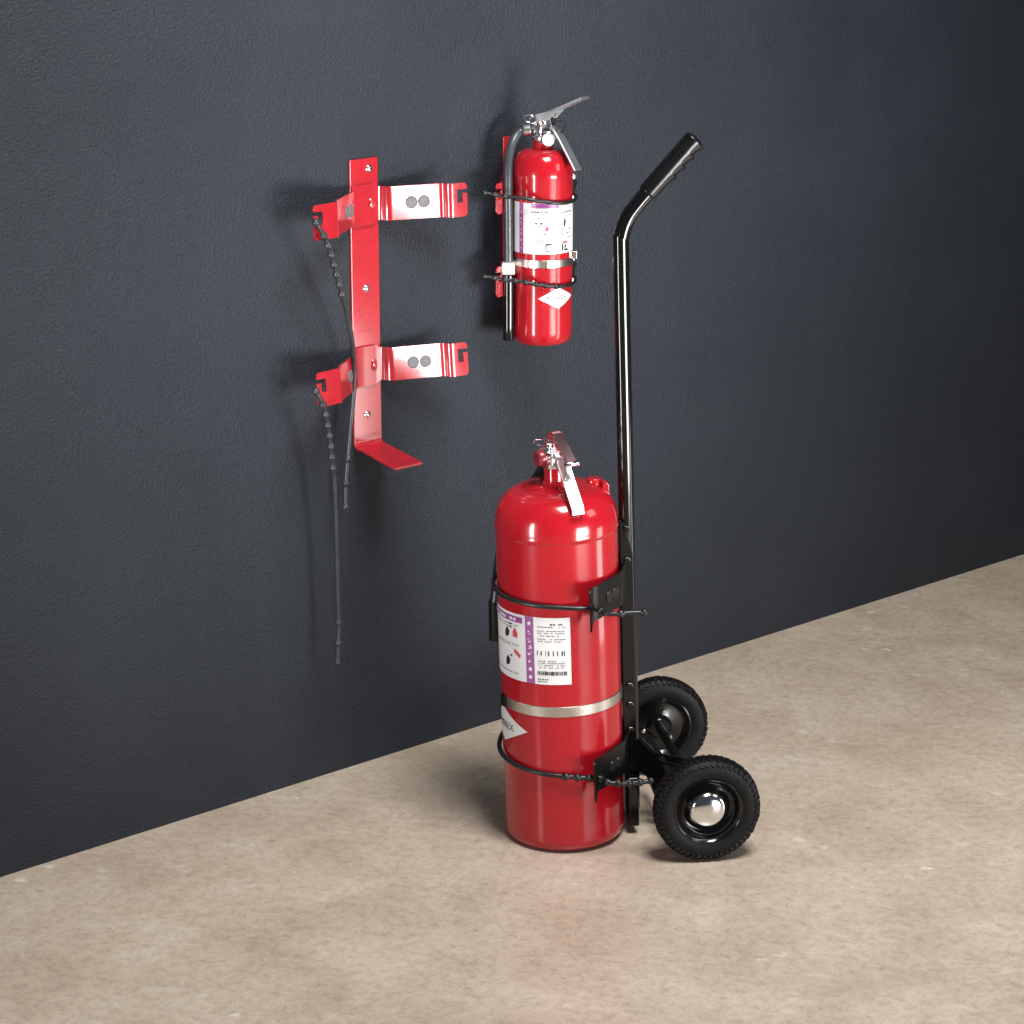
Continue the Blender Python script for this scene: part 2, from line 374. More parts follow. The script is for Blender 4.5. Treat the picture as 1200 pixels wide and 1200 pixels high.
# foot shelf: folded out of the plate, dipping a little
bm = bmesh.new()
path = fillet([(0.0022, 0.545), (0.0022, 0.526), (0.104, 0.512)], 0.008, 6)
ribbon(bm, [(p.x, p.y) for p in path], 0.0535, 0.0044, Matrix(((0, 1, 0, 0), (-1, 0, 0, 0), (0, 0, 1, 0), (0, 0, 0, 1))))
finish('foot_shelf', bm, 'bracket_red', wb, bevel=0.001)
half = [(0, 0.0075), (0.0275, 0.0075), (0.0325, 0.021), (0.1150, 0.0500), (0.1180, 0.0640), (0.1480, 0.0680)]
left = [(0.0275, 0.0075), (0.0325, 0.021), (0.1045, 0.0705), (0.1085, 0.0800), (0.1560, 0.0840)]
prof = fillet([(-u, v) for u, v in left[::-1]] + half[1:], 0.006, 5); L = prof_len(prof)
for zc in (0.9015, 0.6525):
    bm = bmesh.new()
    outl = clamp_outline(L, 0.0515, 0.062, (0.010, 0.0160, 0.0175, 0.014))
    bent_sheet(bm, prof, outl, [], 0.0030, Matrix.Translation((0, 0, zc)) @ WM)
    for v in bm.verts:                       # wings leaned back, a tilt added so they mirror the key softbox
        k = min(1, max(0, (abs(v.co.x) - 0.030) / 0.012)); v.co.y += k * (v.co.z - zc) * (0.040 if zc > 0.8 else 0.085)
    arm = finish('clamp_arm', bm, 'bracket_red', wb, smooth=25, bevel=0.0006)
    for side in (-1, 1):
        for q in ((-0.072, -0.052) if side < 0 else (0.084, 0.104)):
            p, n = point_on(prof, q)
            for face in (1,):
                bm = bmesh.new()
                mt = axis_mtx((p.x, -p.y, zc), (n.x, -n.y, 0))
                add_lathe(bm, [(0.0001, -0.0042), (0.0092, -0.0042), (0.0096, -0.0034), (0.0096, 0.0022), (0.0088, 0.0030), (0.0074, 0.0030), (0.0070, 0.0024), (0.0001, 0.0024)], 28, mt)
                finish('rubber_pad', bm, 'grey_pad', arm)
    # pressed locating lug in the middle of the arm
    bm = bmesh.new(); add_lathe(bm, [(0.0065, 0), (0.0052, 0.0016), (0.003, 0.0026), (0.0001, 0.0029)], 24, axis_mtx((0.010, -0.0090, zc), (0, -1, 0)) @ Matrix.Scale(1.45, 4, (0, 1, 0)))
    finish('lug', bm, 'bracket_red', arm)
for u, z in ((0.009, 0.955), (0.0005, 0.773), (-0.002, 0.575)):
    bm = bmesh.new(); add_lathe(bm, [(0.0062, -0.0005), (0.0062, 0.0008), (0.0048, 0.0026), (0.0020, 0.0034), (0.0001, 0.0035)], 20, axis_mtx((u, -0.0044, z), (0, -1, 0)))
    s = finish('screw', bm, 'chrome', wb)
# stamped marks, too worn to read
bm = bmesh.new(); rs = random.Random(3)
for row in range(5):
    x = -0.016
    while x < 0.013:
        wd = rs.uniform(0.0016, 0.0032)
        if rs.random() < 0.8: add_box(bm, (x + wd / 2, -0.0047, 0.738 - row * 0.0078 + rs.uniform(-0.0004, 0.0004)), (wd * 0.75, 0.0009, rs.uniform(0.0022, 0.0042)))
        x += wd + 0.0006
finish('stamped_marks', bm, 'bracket_red', wb, bevel=0.0002)
def wall_strap(pts, beads, tail):
    path = catmull([(u, -v, z) for u, v, z in pts], 10)
    P = resample(path, 0.0012); Lp = len(P) * 0.0012
    bl = [b for b in beads] + [Lp - t for t in tail]
    bm = bmesh.new(); beaded(bm, path, 0.0037, bl, 0.0060)
    return finish('rubber_strap', bm, 'strap', wb, smooth=60)
UPPER = [(-0.1618, 0.0930, 0.9082), (-0.1551, 0.0960, 0.8966), (-0.1395, 0.0930, 0.8731), (-0.1181, 0.0820, 0.8335), (-0.0988, 0.0720, 0.7912), (-0.0793, 0.0600, 0.7505), (-0.0644, 0.0500, 0.7141), (-0.0527, 0.0400, 0.6711), (-0.0530, 0.0380, 0.6243), (-0.0599, 0.0380, 0.5720), (-0.0659, 0.0380, 0.5260), (-0.0709, 0.0380, 0.4863), (-0.0727, 0.0380, 0.4459)]
LOWER = [(-0.1686, 0.0930, 0.6584), (-0.1618, 0.0960, 0.6463), (-0.1492, 0.0930, 0.6216), (-0.1369, 0.0860, 0.5815), (-0.1257, 0.0780, 0.5317), (-0.1181, 0.0720, 0.4891), (-0.1110, 0.0640, 0.3982), (-0.1075, 0.0600, 0.3144), (-0.1065, 0.0580, 0.2583), (-0.1094, 0.0580, 0.2060)]
wall_strap(UPPER, [0.004] + [0.030 + 0.0185 * i for i in range(7)], [0.002, 0.040, 0.078])
wall_strap(LOWER, [0.004] + [0.030 + 0.0185 * i for i in range(7)], [0.003, 0.034, 0.068])

# ------------------------------------------------------------------ small wall mount and small extinguisher
SU, SV = -0.127, 0.078
wm = wall_root('extinguisher_wall_mount', SU, 'small red wall mount with rubber straps holding the small extinguisher', 'bracket')
bm = bmesh.new(); add_box(bm, (-0.008, -0.002, 0.8285), (0.016, 0.004, 0.297)); finish('back_plate', bm, 'bracket_red', wm, bevel=0.001)
half = [(0, 0.0065), (0.020, 0.0065), (0.030, 0.013), (0.0590, 0.046), (0.0640, 0.056), (0.0820, 0.062)]
prof = clamp_profile(half, 0.005); L = prof_len(prof)
for zc in (0.893, 0.762):
    bm = bmesh.new(); bent_sheet(bm, prof, clamp_outline(L, 0.048, 0.048, (0.010, 0.0155, 0.0135, 0.012)), [], 0.0028, Matrix.Translation((0, 0, zc)) @ WM)
    finish('clamp_arm', bm, 'bracket_red', wm, smooth=25, bevel=0.0006)
SR = 0.0470
for zc, dz, tip in ((0.893, -0.012, 0), (0.762, -0.012, 1)):
    pts = []
    # from the right hook round the front of the cylinder to the left hook
    pts.append((0.086, 0.058, zc + 0.008)); pts.append((0.074, 0.070, zc + 0.006)); 
    for a in range(20, 165, 16):
        rr = SR + 0.0048
        if a > 130: rr += 0.012 * (a - 130) / 30
        pts.append((rr * math.cos(R_(a)), SV + rr * math.sin(R_(a)), zc + 0.004 + dz * math.sin(R_(a)) + 0.004 * (a / 160)))
    pts += [(-0.078, 0.078, zc + 0.006), (-0.086, 0.066, zc + 0.008), (-0.100, 0.052, zc + 0.011)]
    path = catmull([(u, -v, z) for u, v, z in pts], 8); Lp = len(resample(path, 0.0012)) * 0.0012
    bm = bmesh.new(); beaded(bm, path, 0.0030, [0.002] + [Lp - 0.002 - 0.0165 * i for i in range(8 if tip else 3)], 0.0046)
    finish('rubber_strap', bm, 'rubber', wm, smooth=60)

def dome(R, r0, z0, z1, n=12, p=0.75):
    out = []
    for i in range(n + 1):
        t = math.pi / 2 * i / n
        out.append((r0 + (R - r0) * math.cos(t) ** p, z0 + (z1 - z0) * math.sin(t) ** 1.0))
    return out
se = empty('small_fire_extinguisher', P0 + WU * SU + WN * SV, (0, 0, 0), 'small red fire extinguisher with grey hose strapped to the dark wall', 'fire extinguisher')
Z0 = 0.6595
bm = bmesh.new()
pr = [(0.0001, Z0 + 0.006), (0.030, Z0 + 0.006), (0.0335, Z0 + 0.001), (0.037, Z0), (0.0415, Z0 + 0.0018), (0.0448, Z0 + 0.006), (0.0464, Z0 + 0.012), (SR, Z0 + 0.020), (SR, 0.9245)]
pr += dome(SR + 0.0004, 0.016, 0.926, 0.966, 14, 0.62) + [(0.0155, 0.969), (0.0150, 0.980), (0.0001, 0.980)]
add_lathe(bm, pr, 96); finish('cylinder', bm, 'red', se, smooth=35)
# metal band under the label
bm = bmesh.new(); add_lathe(bm, [(SR + 0.0002, 0.7855), (SR + 0.0011, 0.786), (SR + 0.0011, 0.7975), (SR + 0.0002, 0.798)], 96, close=False); band = finish('metal_band', bm, 'steel', se)
bm = bmesh.new(); add_box(bm, (SR + 0.001, 0, 0.7918), (0.0016, 0.0016, 0.012), Matrix.Rotation(R_(-84), 4, 'Z')); finish('band_seam', bm, 'black_ink', band)
# paper label, printed matter
A = lambda off: -90.7 + math.degrees(math.asin(max(-1, min(1, off))))    # angle from the visible offset across the width
e1, e2, e3 = 0.0005, 0.0009, 0.0013
def part(name, mat, parent, build, **kw):
    bm = bmesh.new(); build(bm); o = finish(name, bm, mat, parent, **kw)
    if 'print' in name or 'pictogram' in name: o['kind'] = 'stuff'
    return o
lab = part('label', 'paper', se, lambda b: cyl_patch(b, rect(-165, -8, 0.8075, 0.887), SR + e1))
part('purple_header', 'purple', lab, lambda b: cyl_patch(b, rect(-112, -60, 0.8795, 0.8865), SR + e2))
part('purple_stripe', 'purple', lab, lambda b: cyl_patch(b, rect(-139.5, -130, 0.8078, 0.8868), SR + e2))
def stripe_glyphs(b, ang, zs, w, h, R, seed):
    rs = random.Random(seed)
    for z in zs:
        for k in range(4):
            a_ = ang + rs.uniform(-w, w * 0.5); z_ = z + rs.uniform(-h, h * 0.6)
            cyl_patch(b, rect(a_, a_ + w * rs.uniform(0.3, 0.8), z_, z_ + h * rs.uniform(0.25, 0.7)), R + 0.00004 * k)
part('stripe_print', 'paper', lab, lambda b: stripe_glyphs(b, -134.7, [0.872 - 0.0088 * i for i in range(6)] + [0.8145], 2.4, 0.0026, SR + e3, 5))
def greek(b, a0, a1, z, h, R, rs, fill=0.8):
    a = a0
    while a < a1:
        w = rs.uniform(0.9, 3.2) * h / 0.0022 * 0.9
        w = min(w, a1 - a)
        if rs.random() < fill: cyl_patch(b, rect(a, a + w * 0.86, z - h / 2, z + h / 2), R)
        a += w + 0.5
def small_print(b):
    rs = random.Random(11)
    for z, h, a0, a1 in ((0.8735, 0.0028, -112, -80), (0.864, 0.0012, -112, -80), (0.8605, 0.0012, -112, -80), (0.852, 0.0014, -112, -79), (0.8395, 0.0018, -112, -79), (0.8365, 0.0014, -112, -79), (0.8295, 0.0012, -112, -79), (0.8265, 0.0012, -110, -84),
                          (0.872, 0.0018, -58, -22), (0.866, 0.0012, -58, -22), (0.845, 0.0014, -58, -22), (0.839, 0.0014, -58, -25), (0.832, 0.0014, -58, -22)):
        greek(b, a0, a1, z, h, SR + e2, rs)
part('small_print', 'ink', lab, small_print)
def pictos(b):
    cyl_patch(b, rect(-84.5, -73, 0.8215, 0.8245), SR + e2); cyl_patch(b, rect(-85, -83.5, 0.8125, 0.8235), SR + e3); cyl_patch(b, rect(-83, -78, 0.8115, 0.8130), SR + e2)
    cyl_patch(b, rect(-105, -101, 0.8545, 0.8575), SR + e2); cyl_patch(b, rect(-95, -91, 0.8545, 0.8575), SR + e2)
    cyl_patch(b, [(-48, 0.852), (-44, 0.848), (-42, 0.858), (-46, 0.8635)], SR + e2)
    cyl_patch(b, rect(-52, -48, 0.8125, 0.8225), SR + e2); cyl_patch(b, rect(-46, -36, 0.8115, 0.8145), SR + e2); cyl_patch(b, [(-46, 0.816), (-40, 0.816), (-43, 0.824)], SR + e2)
part('pictograms', 'black_ink', lab, pictos)
part('red_pictogram', 'red_ink', lab, lambda b: (cyl_patch(b, [(-86, 0.8455), (-82, 0.8435), (-79, 0.8475), (-80, 0.8510), (-85, 0.8495)], SR + e2), cyl_patch(b, rect(-50, -36, 0.8232, 0.8262), SR + e2)))
dia = part('logo_sticker', 'paper', se, lambda b: cyl_patch(b, [(-99, 0.7375), (-59, 0.7205), (-19, 0.7375), (-59, 0.7545)], SR + e1))
part('lettering', 'ink', dia, lambda b: cyl_text(b, 'AMEREX', -62, 0.7375, 0.0095, SR + e2, 1.0))

def frame(yaw, z, off=(0, 0)):
    return Matrix.Translation((off[0], off[1], z)) @ Matrix.Rotation(R_(yaw), 4, 'Z')
# valve set of the small extinguisher; local x of the frame is the handle's direction
HF = frame(-38, 0)
bm = bmesh.new()
add_lathe(bm, [(0.0165, 0.978), (0.0175, 0.980), (0.0175, 0.986), (0.0125, 0.989), (0.0115, 1.000), (0.0130, 1.003), (0.0130, 1.010), (0.0001, 1.012)], 40)
add_lathe(bm, [(0.0001, -0.020), (0.0085, -0.020), (0.0100, -0.018), (0.0100, 0.016), (0.0080, 0.022), (0.0001, 0.022)], 28, HF @ axis_mtx((0, 0, 0.994), (-1, 0, 0)))
add_prism(bm, [(-0.012, 0.992), (0.014, 0.992), (0.022, 1.003), (0.018, 1.017), (0.002, 1.021), (-0.011, 1.013)], -0.0075, 0.0075, HF)
valve = finish('valve', bm, 'chrome', se, bevel=0.0008)
bm = bmesh.new()
lp = fillet([(-0.022, 1.0105), (-0.010, 1.0165), (0.018, 1.0235), (0.066, 1.0445), (0.080, 1.0505)], 0.006, 4)
ribbon(bm, [(p.x, p.y) for p in lp], 0.017, 0.0040, HF, [0.014 + 0.008 * min(1, i / (len(lp) * 0.6)) for i in range(len(lp))])
for s in (-1, 1): add_prism(bm, [(-0.008, 1.006), (0.018, 1.012), (0.040, 1.034), (0.030, 1.030), (-0.008, 1.018)], s * 0.0088 - 0.0008, s * 0.0088 + 0.0008, HF)
finish('lever', bm, 'aluminium', se, bevel=0.0005)
bm = bmesh.new()
lp = fillet([(0.010, 1.000), (0.024, 0.999), (0.036, 0.985), (0.068, 0.938)], 0.008, 5)
ribbon(bm, [(p.x, p.y) for p in lp], 0.018, 0.0032, HF, [0.014 + 0.004 * min(1, i / 6) for i in range(len(lp))])
finish('carry_handle', bm, 'aluminium', se, bevel=0.0012)
bm = bmesh.new(); add_lathe(bm, [(0.0001, 0), (0.0110, 0), (0.0122, 0.0015), (0.0122, 0.009), (0.0110, 0.0105), (0.0100, 0.0105), (0.0098, 0.0095), (0.0001, 0.0095)], 36, Matrix.Rotation(R_(0), 4, 'Z') @ axis_mtx((0.007, -0.010, 0.980), (0.12, -0.96, 0.20)))
g = finish('pressure_gauge', bm, 'chrome', se)
bm = bmesh.new(); add_lathe(bm, [(0.0001, 0.0098), (0.0097, 0.0098), (0.0097, 0.0100), (0.0001, 0.0100)], 32, axis_mtx((0.007, -0.010, 0.980), (0.12, -0.96, 0.20))); finish('gauge_dial', bm, 'paper', g)
def ring(bm, c, nrm, R, r, n=32):
    m = axis_mtx(c, nrm); pts = [m @ Vector((R * math.cos(2 * math.pi * i / n), R * math.sin(2 * math.pi * i / n), 0)) for i in range(n)]
    ringv = []
    for i in range(n):
        rad = (pts[i] - m.translation).normalized(); ax = (m.to_3x3() @ Vector((0, 0, 1)))
        ringv.append([bm.verts.new(pts[i] + (rad * math.cos(2 * math.pi * k / 8) + ax * math.sin(2 * math.pi * k / 8)) * r) for k in range(8)])
    for i in range(n):
        a, b = ringv[i], ringv[(i + 1) % n]
        for k in range(8): bm.faces.new((a[k], a[(k + 1) % 8], b[(k + 1) % 8], b[k]))
bm = bmesh.new(); ring(bm, (-0.020, -0.012, 1.013), (0.3, -0.5, 0.8), 0.0095, 0.0011); add_tube(bm, [(-0.012, -0.014, 1.009), (0.004, -0.010, 1.005), (0.016, -0.009, 1.006)], 0.0013, 8)
finish('pull_pin', bm, 'chrome', se)
bm = bmesh.new(); ring(bm, (0.027, -0.016, 1.002), (0.6, -0.7, 0.3), 0.0085, 0.0012); finish('tamper_ring', bm, 'rubber', se)
# hose: out of the valve to the left, over the shoulder and down the side
hp = catmull([(-0.018, 0.004, 0.994), (-0.034, 0.006, 0.992), (-0.046, -0.006, 0.978), (-0.0535, -0.016, 0.950), (-0.0545, -0.021, 0.910), (-0.0540, -0.021, 0.850), (-0.0535, -0.021, 0.782)], 10)
bm = bmesh.new(); add_tube(bm, hp, 0.0073, 18); hose = finish('hose', bm, 'hose', se)
bm = bmesh.new(); add_lathe(bm, [(0.0088, 0), (0.0098, 0.001), (0.0098, 0.011), (0.0088, 0.012)], 24, axis_mtx((-0.018, 0.004, 0.994), (-1, 0.1, -0.08))); finish('hose_coupling', bm, 'steel', hose)
bm = bmesh.new(); add_lathe(bm, [(0.0001, 0.666), (0.0085, 0.666), (0.0092, 0.668), (0.0088, 0.690), (0.0092, 0.770), (0.0096, 0.779), (0.0085, 0.784), (0.0001, 0.784)], 28, Matrix.Translation((-0.0535, -0.021, 0))); finish('nozzle', bm, 'black_gloss', hose)
bm = bmesh.new(); add_prism(bm, [(-0.0640, 0.772), (-0.0435, 0.772), (-0.0435, 0.788), (-0.0465, 0.791), (-0.0615, 0.791), (-0.0640, 0.788)], -0.0325, -0.008); finish('hose_clip', bm, 'white_plastic', se, bevel=0.0015)
bm = bmesh.new(); add_box(bm, (0.050, -0.006, 0.800), (0.008, 0.010, 0.012)); finish('band_buckle', bm, 'steel', band, bevel=0.001)

# ------------------------------------------------------------------ hand truck and large extinguisher
YAW, LEAN = R_(9), R_(1.9)
ext_loc = Vector((0.0800, 3.559, 0.0032))
cart_loc = Vector((0.2657, 3.5883, 0.0))
BR = 0.0890
be = empty('large_fire_extinguisher', ext_loc, (0, -LEAN, YAW), 'large red fire extinguisher standing on the floor, strapped to the hand truck', 'fire extinguisher')
bm = bmesh.new()
pr = [(0.0001, 0.010), (0.072, 0.010), (0.0765, 0.002), (0.0800, 0.0), (0.0845, 0.0018), (0.0880, 0.0062), (0.0896, 0.0120), (0.0898, 0.0165), (BR, 0.0215), (BR, 0.4730), (BR, 0.4745), (BR + 0.0006, 0.4755), (BR + 0.0013, 0.4785), (BR + 0.0008, 0.4815)]
pr += dome(BR + 0.0008, 0.019, 0.484, 0.540, 18, 0.60) + [(0.0175, 0.5435), (0.0165, 0.547), (0.0001, 0.547)]
add_lathe(bm, pr, 128); finish('cylinder', bm, 'red', be, smooth=35)
bm = bmesh.new(); add_lathe(bm, [(0.0155, 0.542), (0.0155, 0.563), (0.0145, 0.566), (0.0001, 0.566)], 40); finish('neck_collar', bm, 'red', be)
bm = bmesh.new(); add_lathe(bm, [(BR + 0.0002, 0.2135), (BR + 0.0014, 0.2142), (BR + 0.0014, 0.2288), (BR + 0.0002, 0.2295)], 128, close=False); band = finish('metal_band', bm, 'steel', be)
bm = bmesh.new(); add_box(bm, (BR + 0.002, 0, 0.2215), (0.004, 0.016, 0.017), Matrix.Rotation(R_(-168), 4, 'Z')); finish('band_clasp', bm, 'black_satin', band, bevel=0.001)
f1, f2, f3 = 0.0006, 0.0011, 0.0016
lab = part('label', 'paper', be, lambda b: cyl_patch(b, rect(-212, -89.5, 0.2640, 0.3660), BR + f1))
part('purple_stripe', 'purple', lab, lambda b: cyl_patch(b, rect(-132.5, -124.0, 0.2642, 0.3658), BR + f2))
part('purple_header', 'purple', lab, lambda b: cyl_patch(b, rect(-205, -136, 0.3530, 0.3620), BR + f2))
part('header_print', 'paper', lab, lambda b: greek(b, -200, -143, 0.3575, 0.0042, BR + f3, random.Random(4), 0.85))
part('stripe_print', 'paper', lab, lambda b: (stripe_glyphs(b, -128.2, [0.3420, 0.3300, 0.3200, 0.3100, 0.2980], 2.2, 0.0034, BR + f3, 21),
     [cyl_patch(b, [(-128.2 + 2.6 * math.cos(R_(90 + 36 * i)) * (1 if i % 2 == 0 else 0.45), z + 0.0042 * math.sin(R_(90 + 36 * i)) * (1 if i % 2 == 0 else 0.45)) for i in range(10)], BR + f3) for z in (0.3560, 0.2860, 0.2740)]))
def big_print(b):
    rs = random.Random(19)
    for z, h, a0, a1 in ((0.3560, 0.0024, -108, -96), (0.3520, 0.0016, -120, -94), (0.3460, 0.0014, -120, -94), (0.3425, 0.0014, -120, -94), (0.3385, 0.0014, -120, -100), (0.3335, 0.0014, -120, -94), (0.3300, 0.0014, -120, -97),
                          (0.3000, 0.0014, -120, -94), (0.2968, 0.0014, -120, -94), (0.2935, 0.0014, -120, -94), (0.2900, 0.0014, -120, -96), (0.2720, 0.0018, -121, -110), (0.2685, 0.0014, -121, -112),
                          (0.3480, 0.0014, -178, -140), (0.3180, 0.0014, -178, -140), (0.3150, 0.0012, -178, -145), (0.2740, 0.0014, -178, -142), (0.3440, 0.0012, -176, -146)):
        greek(b, a0, a1, z, h, BR + f2, rs)
part('small_print', 'ink', lab, big_print)
def big_pict(b):
    rs = random.Random(5)
    a = -121
    while a < -94: # bar code rows
        w = rs.uniform(0.3, 1.0); cyl_patch(b, rect(a, a + w, 0.2785, 0.2845), BR + f2); a += w + rs.uniform(0.25, 0.8)
    for a in (-121, -117.5, -113, -110.5, -106, -102, -98, -95.8): cyl_patch(b, rect(a, a + rs.uniform(0.5, 1.4), 0.3085, 0.3155), BR + f2)
    for a0, z0 in ((-156, 0.326), (-156, 0.282)):
        cyl_patch(b, [(a0 - 4, z0), (a0 + 1, z0 + 0.002), (a0 + 3, z0 + 0.010), (a0 - 1, z0 + 0.0165), (a0 - 4, z0 + 0.009)], BR + f2)
        cyl_patch(b, rect(a0 + 3, a0 + 6, z0 + 0.0165, z0 + 0.019), BR + f2)
    cyl_patch(b, rect(-154, -149, 0.3475, 0.3495), BR + f2)
part('pictograms', 'black_ink', lab, big_pict)
part('red_pictograms', 'red_ink', lab, lambda b: (cyl_patch(b, [(-148, 0.330), (-142.5, 0.329), (-142, 0.336), (-145, 0.3445), (-148.5, 0.337)], BR + f2), cyl_patch(b, [(-147, 0.306), (-140, 0.299), (-138.5, 0.3035), (-143, 0.309), (-147, 0.3115)], BR + f2)))
dia = part('logo_sticker', 'paper', be, lambda b: cyl_patch(b, [(-206, 0.1860), (-170, 0.1580), (-134, 0.1860), (-170, 0.2120)], BR + f1))
part('lettering', 'ink', dia, lambda b: cyl_text(b, 'AMEREX', -170, 0.1840, 0.0150, BR + f2, 1.0))

# valve set: local x of HB is the handle's direction (towards the right front)
HB = frame(-79, 0)
bm = bmesh.new()
add_lathe(bm, [(0.0001, 0.565), (0.0165, 0.565), (0.0172, 0.567), (0.0172, 0.572), (0.0130, 0.575), (0.0125, 0.594), (0.0140, 0.597), (0.0135, 0.604), (0.0001, 0.606)], 40)
add_prism(bm, [(-0.013, 0.582), (0.016, 0.582), (0.026, 0.592), (0.022, 0.606), (0.000, 0.612), (-0.012, 0.606)], -0.0085, 0.0085, HB)
for k in range(4): add_lathe(bm, [(0.0032, 0.571), (0.0034, 0.573), (0.0034, 0.597), (0.0028, 0.600)], 12, HB @ Matrix.Translation((0.006 + 0.0055 * math.cos(k * 0.9), -0.010 + 0.0035 * k, 0)))
finish('valve', bm, 'chrome', be, bevel=0.0008)
OUT = Vector((-0.88, -0.30, 0.02)).normalized()
bm = bmesh.new(); mt = axis_mtx((0, 0, 0.582), OUT)
add_lathe(bm, [(0.0095, 0.004), (0.0095, 0.012), (0.0130, 0.0125), (0.0145, 0.0140), (0.0145, 0.0185), (0.0130, 0.0195)], 32, mt); cp = finish('hose_coupling', bm, 'chrome', be)
bm = bmesh.new(); add_lathe(bm, [(0.0110, 0.0190), (0.0122, 0.0200), (0.0122, 0.0270), (0.0098, 0.0300), (0.0001, 0.0305)], 32, mt); finish('coupling_end', bm, 'red_reflection_tint', cp)  # end of the chrome coupling, its red reflection painted on
bm = bmesh.new()
lp = fillet([(-0.016, 0.6075), (0.000, 0.618), (0.016, 0.619), (0.044, 0.603), (0.068, 0.589)], 0.010, 5)
ribbon(bm, [(p.x, p.y) for p in lp], 0.020, 0.0030, HB, [0.012 + 0.004 * min(1, i / 14) for i in range(len(lp))])
for s in (-1, 1): add_prism(bm, [(-0.010, 0.600), (0.020, 0.604), (0.050, 0.592), (0.052, 0.596), (0.018, 0.616), (-0.002, 0.616)], s * 0.0074 - 0.0008, s * 0.0074 + 0.0008, HB)
lev = finish('lever', bm, 'pink_metal', be, bevel=0.0006)
bm = bmesh.new(); add_lathe(bm, [(0.0001, -0.0105), (0.0034, -0.0105), (0.0042, -0.0095), (0.0042, 0.0095), (0.0034, 0.0105), (0.0001, 0.0105)], 20, HB @ axis_mtx((0.070, 0, 0.5875), (0, 1, 0))); finish('lever_tip', bm, 'chrome', lev)
bm = bmesh.new()
lp = fillet([(0.012, 0.590), (0.028, 0.586), (0.042, 0.572), (0.088, 0.527), (0.091, 0.518)], 0.010, 5)
ribbon(bm, [(p.x, p.y) for p in lp], 0.019, 0.0036, HB, [0.015 + 0.004 * min(1, i / 8) for i in range(len(lp))])
for k in range(4):
    p = Vector((0.052 + 0.0098 * k, 0.5622 - 0.0096 * k)); add_lathe(bm, [(0.0058, 0), (0.0050, 0.0011), (0.0001, 0.0014)], 16, HB @ axis_mtx((p.x + 0.0013, 0, p.y + 0.0013), (0.70, 0, 0.715)))
finish('carry_handle', bm, 'aluminium', be, bevel=0.0014)
bm = bmesh.new(); ring(bm, (-0.020, -0.014, 0.608), (0.05, -0.12, 1), 0.0118, 0.0014); add_tube(bm, [(-0.010, -0.016, 0.607), (0.006, -0.014, 0.603), (0.016, -0.008, 0.602)], 0.0016, 8); finish('pull_pin', bm, 'chrome', be)
# filling lug on the shoulder
bm = bmesh.new(); add_lathe(bm, [(0.0115, 0.524), (0.0110, 0.541), (0.0098, 0.5435), (0.0001, 0.544)], 28, Matrix.Translation((0.058, 0.006, 0)))
add_prism(bm, [(0.064, 0.515), (0.078, 0.510), (0.077, 0.536), (0.073, 0.541), (0.068, 0.539)], -0.012, 0.004); finish('shoulder_lug', bm, 'red', be, bevel=0.0012)
# hose behind the left side
a = lambda d, r: (r * math.cos(R_(d)), r * math.sin(R_(d)))
hp = [(0.000, 0.008, 0.580), (0.001, 0.032, 0.574), (-0.002, 0.066, 0.552), (*a(97, 0.0945), 0.522), (*a(112, 0.1015), 0.485), (*a(131, 0.1030), 0.430), (*a(144, 0.1050), 0.345)]
bm = bmesh.new(); add_tube(bm, catmull(hp, 10), 0.0088, 18); hose = finish('hose', bm, 'rubber', be)
bm = bmesh.new(); add_lathe(bm, [(0.0001, 0), (0.0100, 0), (0.0105, 0.004), (0.0095, 0.050), (0.0100, 0.060), (0.0001, 0.060)], 28, Matrix.Translation((*a(144.3, 0.1055), 0.288))); finish('nozzle', bm, 'black_satin', hose)

# ---- hand truck: local x points away from the extinguisher, y to the far wheel
ht = empty('hand_truck', cart_loc, (0, -LEAN, YAW), 'black two-wheeled hand truck with bent ribbed grip carrying the large extinguisher', 'hand truck')
EX = -0.188
PX = EX + BR + 0.0150
bm = bmesh.new()
pole = [(PX, 0.0, 0.035), (PX, 0, 0.30), (PX, 0, 0.60), (PX, 0, 0.877), (PX + 0.0015, 0, 0.905), (PX + 0.010, 0, 0.929), (PX + 0.026, 0, 0.950), (PX + 0.060, 0, 0.986), (PX + 0.095, 0, 1.023)]
add_tube(bm, catmull(pole, 10), 0.0116, 24); finish('handle_pole', bm, 'black_gloss', ht)
# moulded grip with finger ridges on its underside
D = Vector((0.69, 0, 0.724)).normalized(); up = Vector((-D.z, 0, D.x)); S0 = Vector((PX + 0.038, 0, 0.963)); GL = 0.105
bm = bmesh.new(); rings = []; N = 84
for i in range(N + 1):
    s = GL * i / N; f = i / N
    ridge = 0.0
    for c in (0.42, 0.595, 0.77, 0.95):
        d = (f - c) / 0.175
        if -1 < d <= 0: ridge = max(ridge, 0.0052 * (1 + d) ** 2.2)
        elif 0 < d < 0.12: ridge = max(ridge, 0.0052 * (1 - d / 0.12))
    end = 1.0 if f < 0.95 else math.sqrt(max(0.02, 1 - ((f - 0.95) / 0.05) ** 2 * 0.75))
    rr = 0.0142 * end * (0.93 if f < 0.015 else 1)
    ring_ = []
    for k in range(28):
        t = 2 * math.pi * k / 28; cx = math.cos(t); sy = math.sin(t)
        low = max(0, -cx) ** 1.5
        ring_.append(bm.verts.new(S0 + D * s + up * cx * (rr + ridge * low * end) + Vector((0, sy * rr * 0.95, 0))))
    rings.append(ring_)
for p, q in zip(rings, rings[1:]):
    for k in range(28): bm.faces.new((p[k], p[(k + 1) % 28], q[(k + 1) % 28], q[k]))
bm.faces.new(rings[0][::-1]); bm.faces.new(rings[-1]); finish('grip', bm, 'grip', ht)
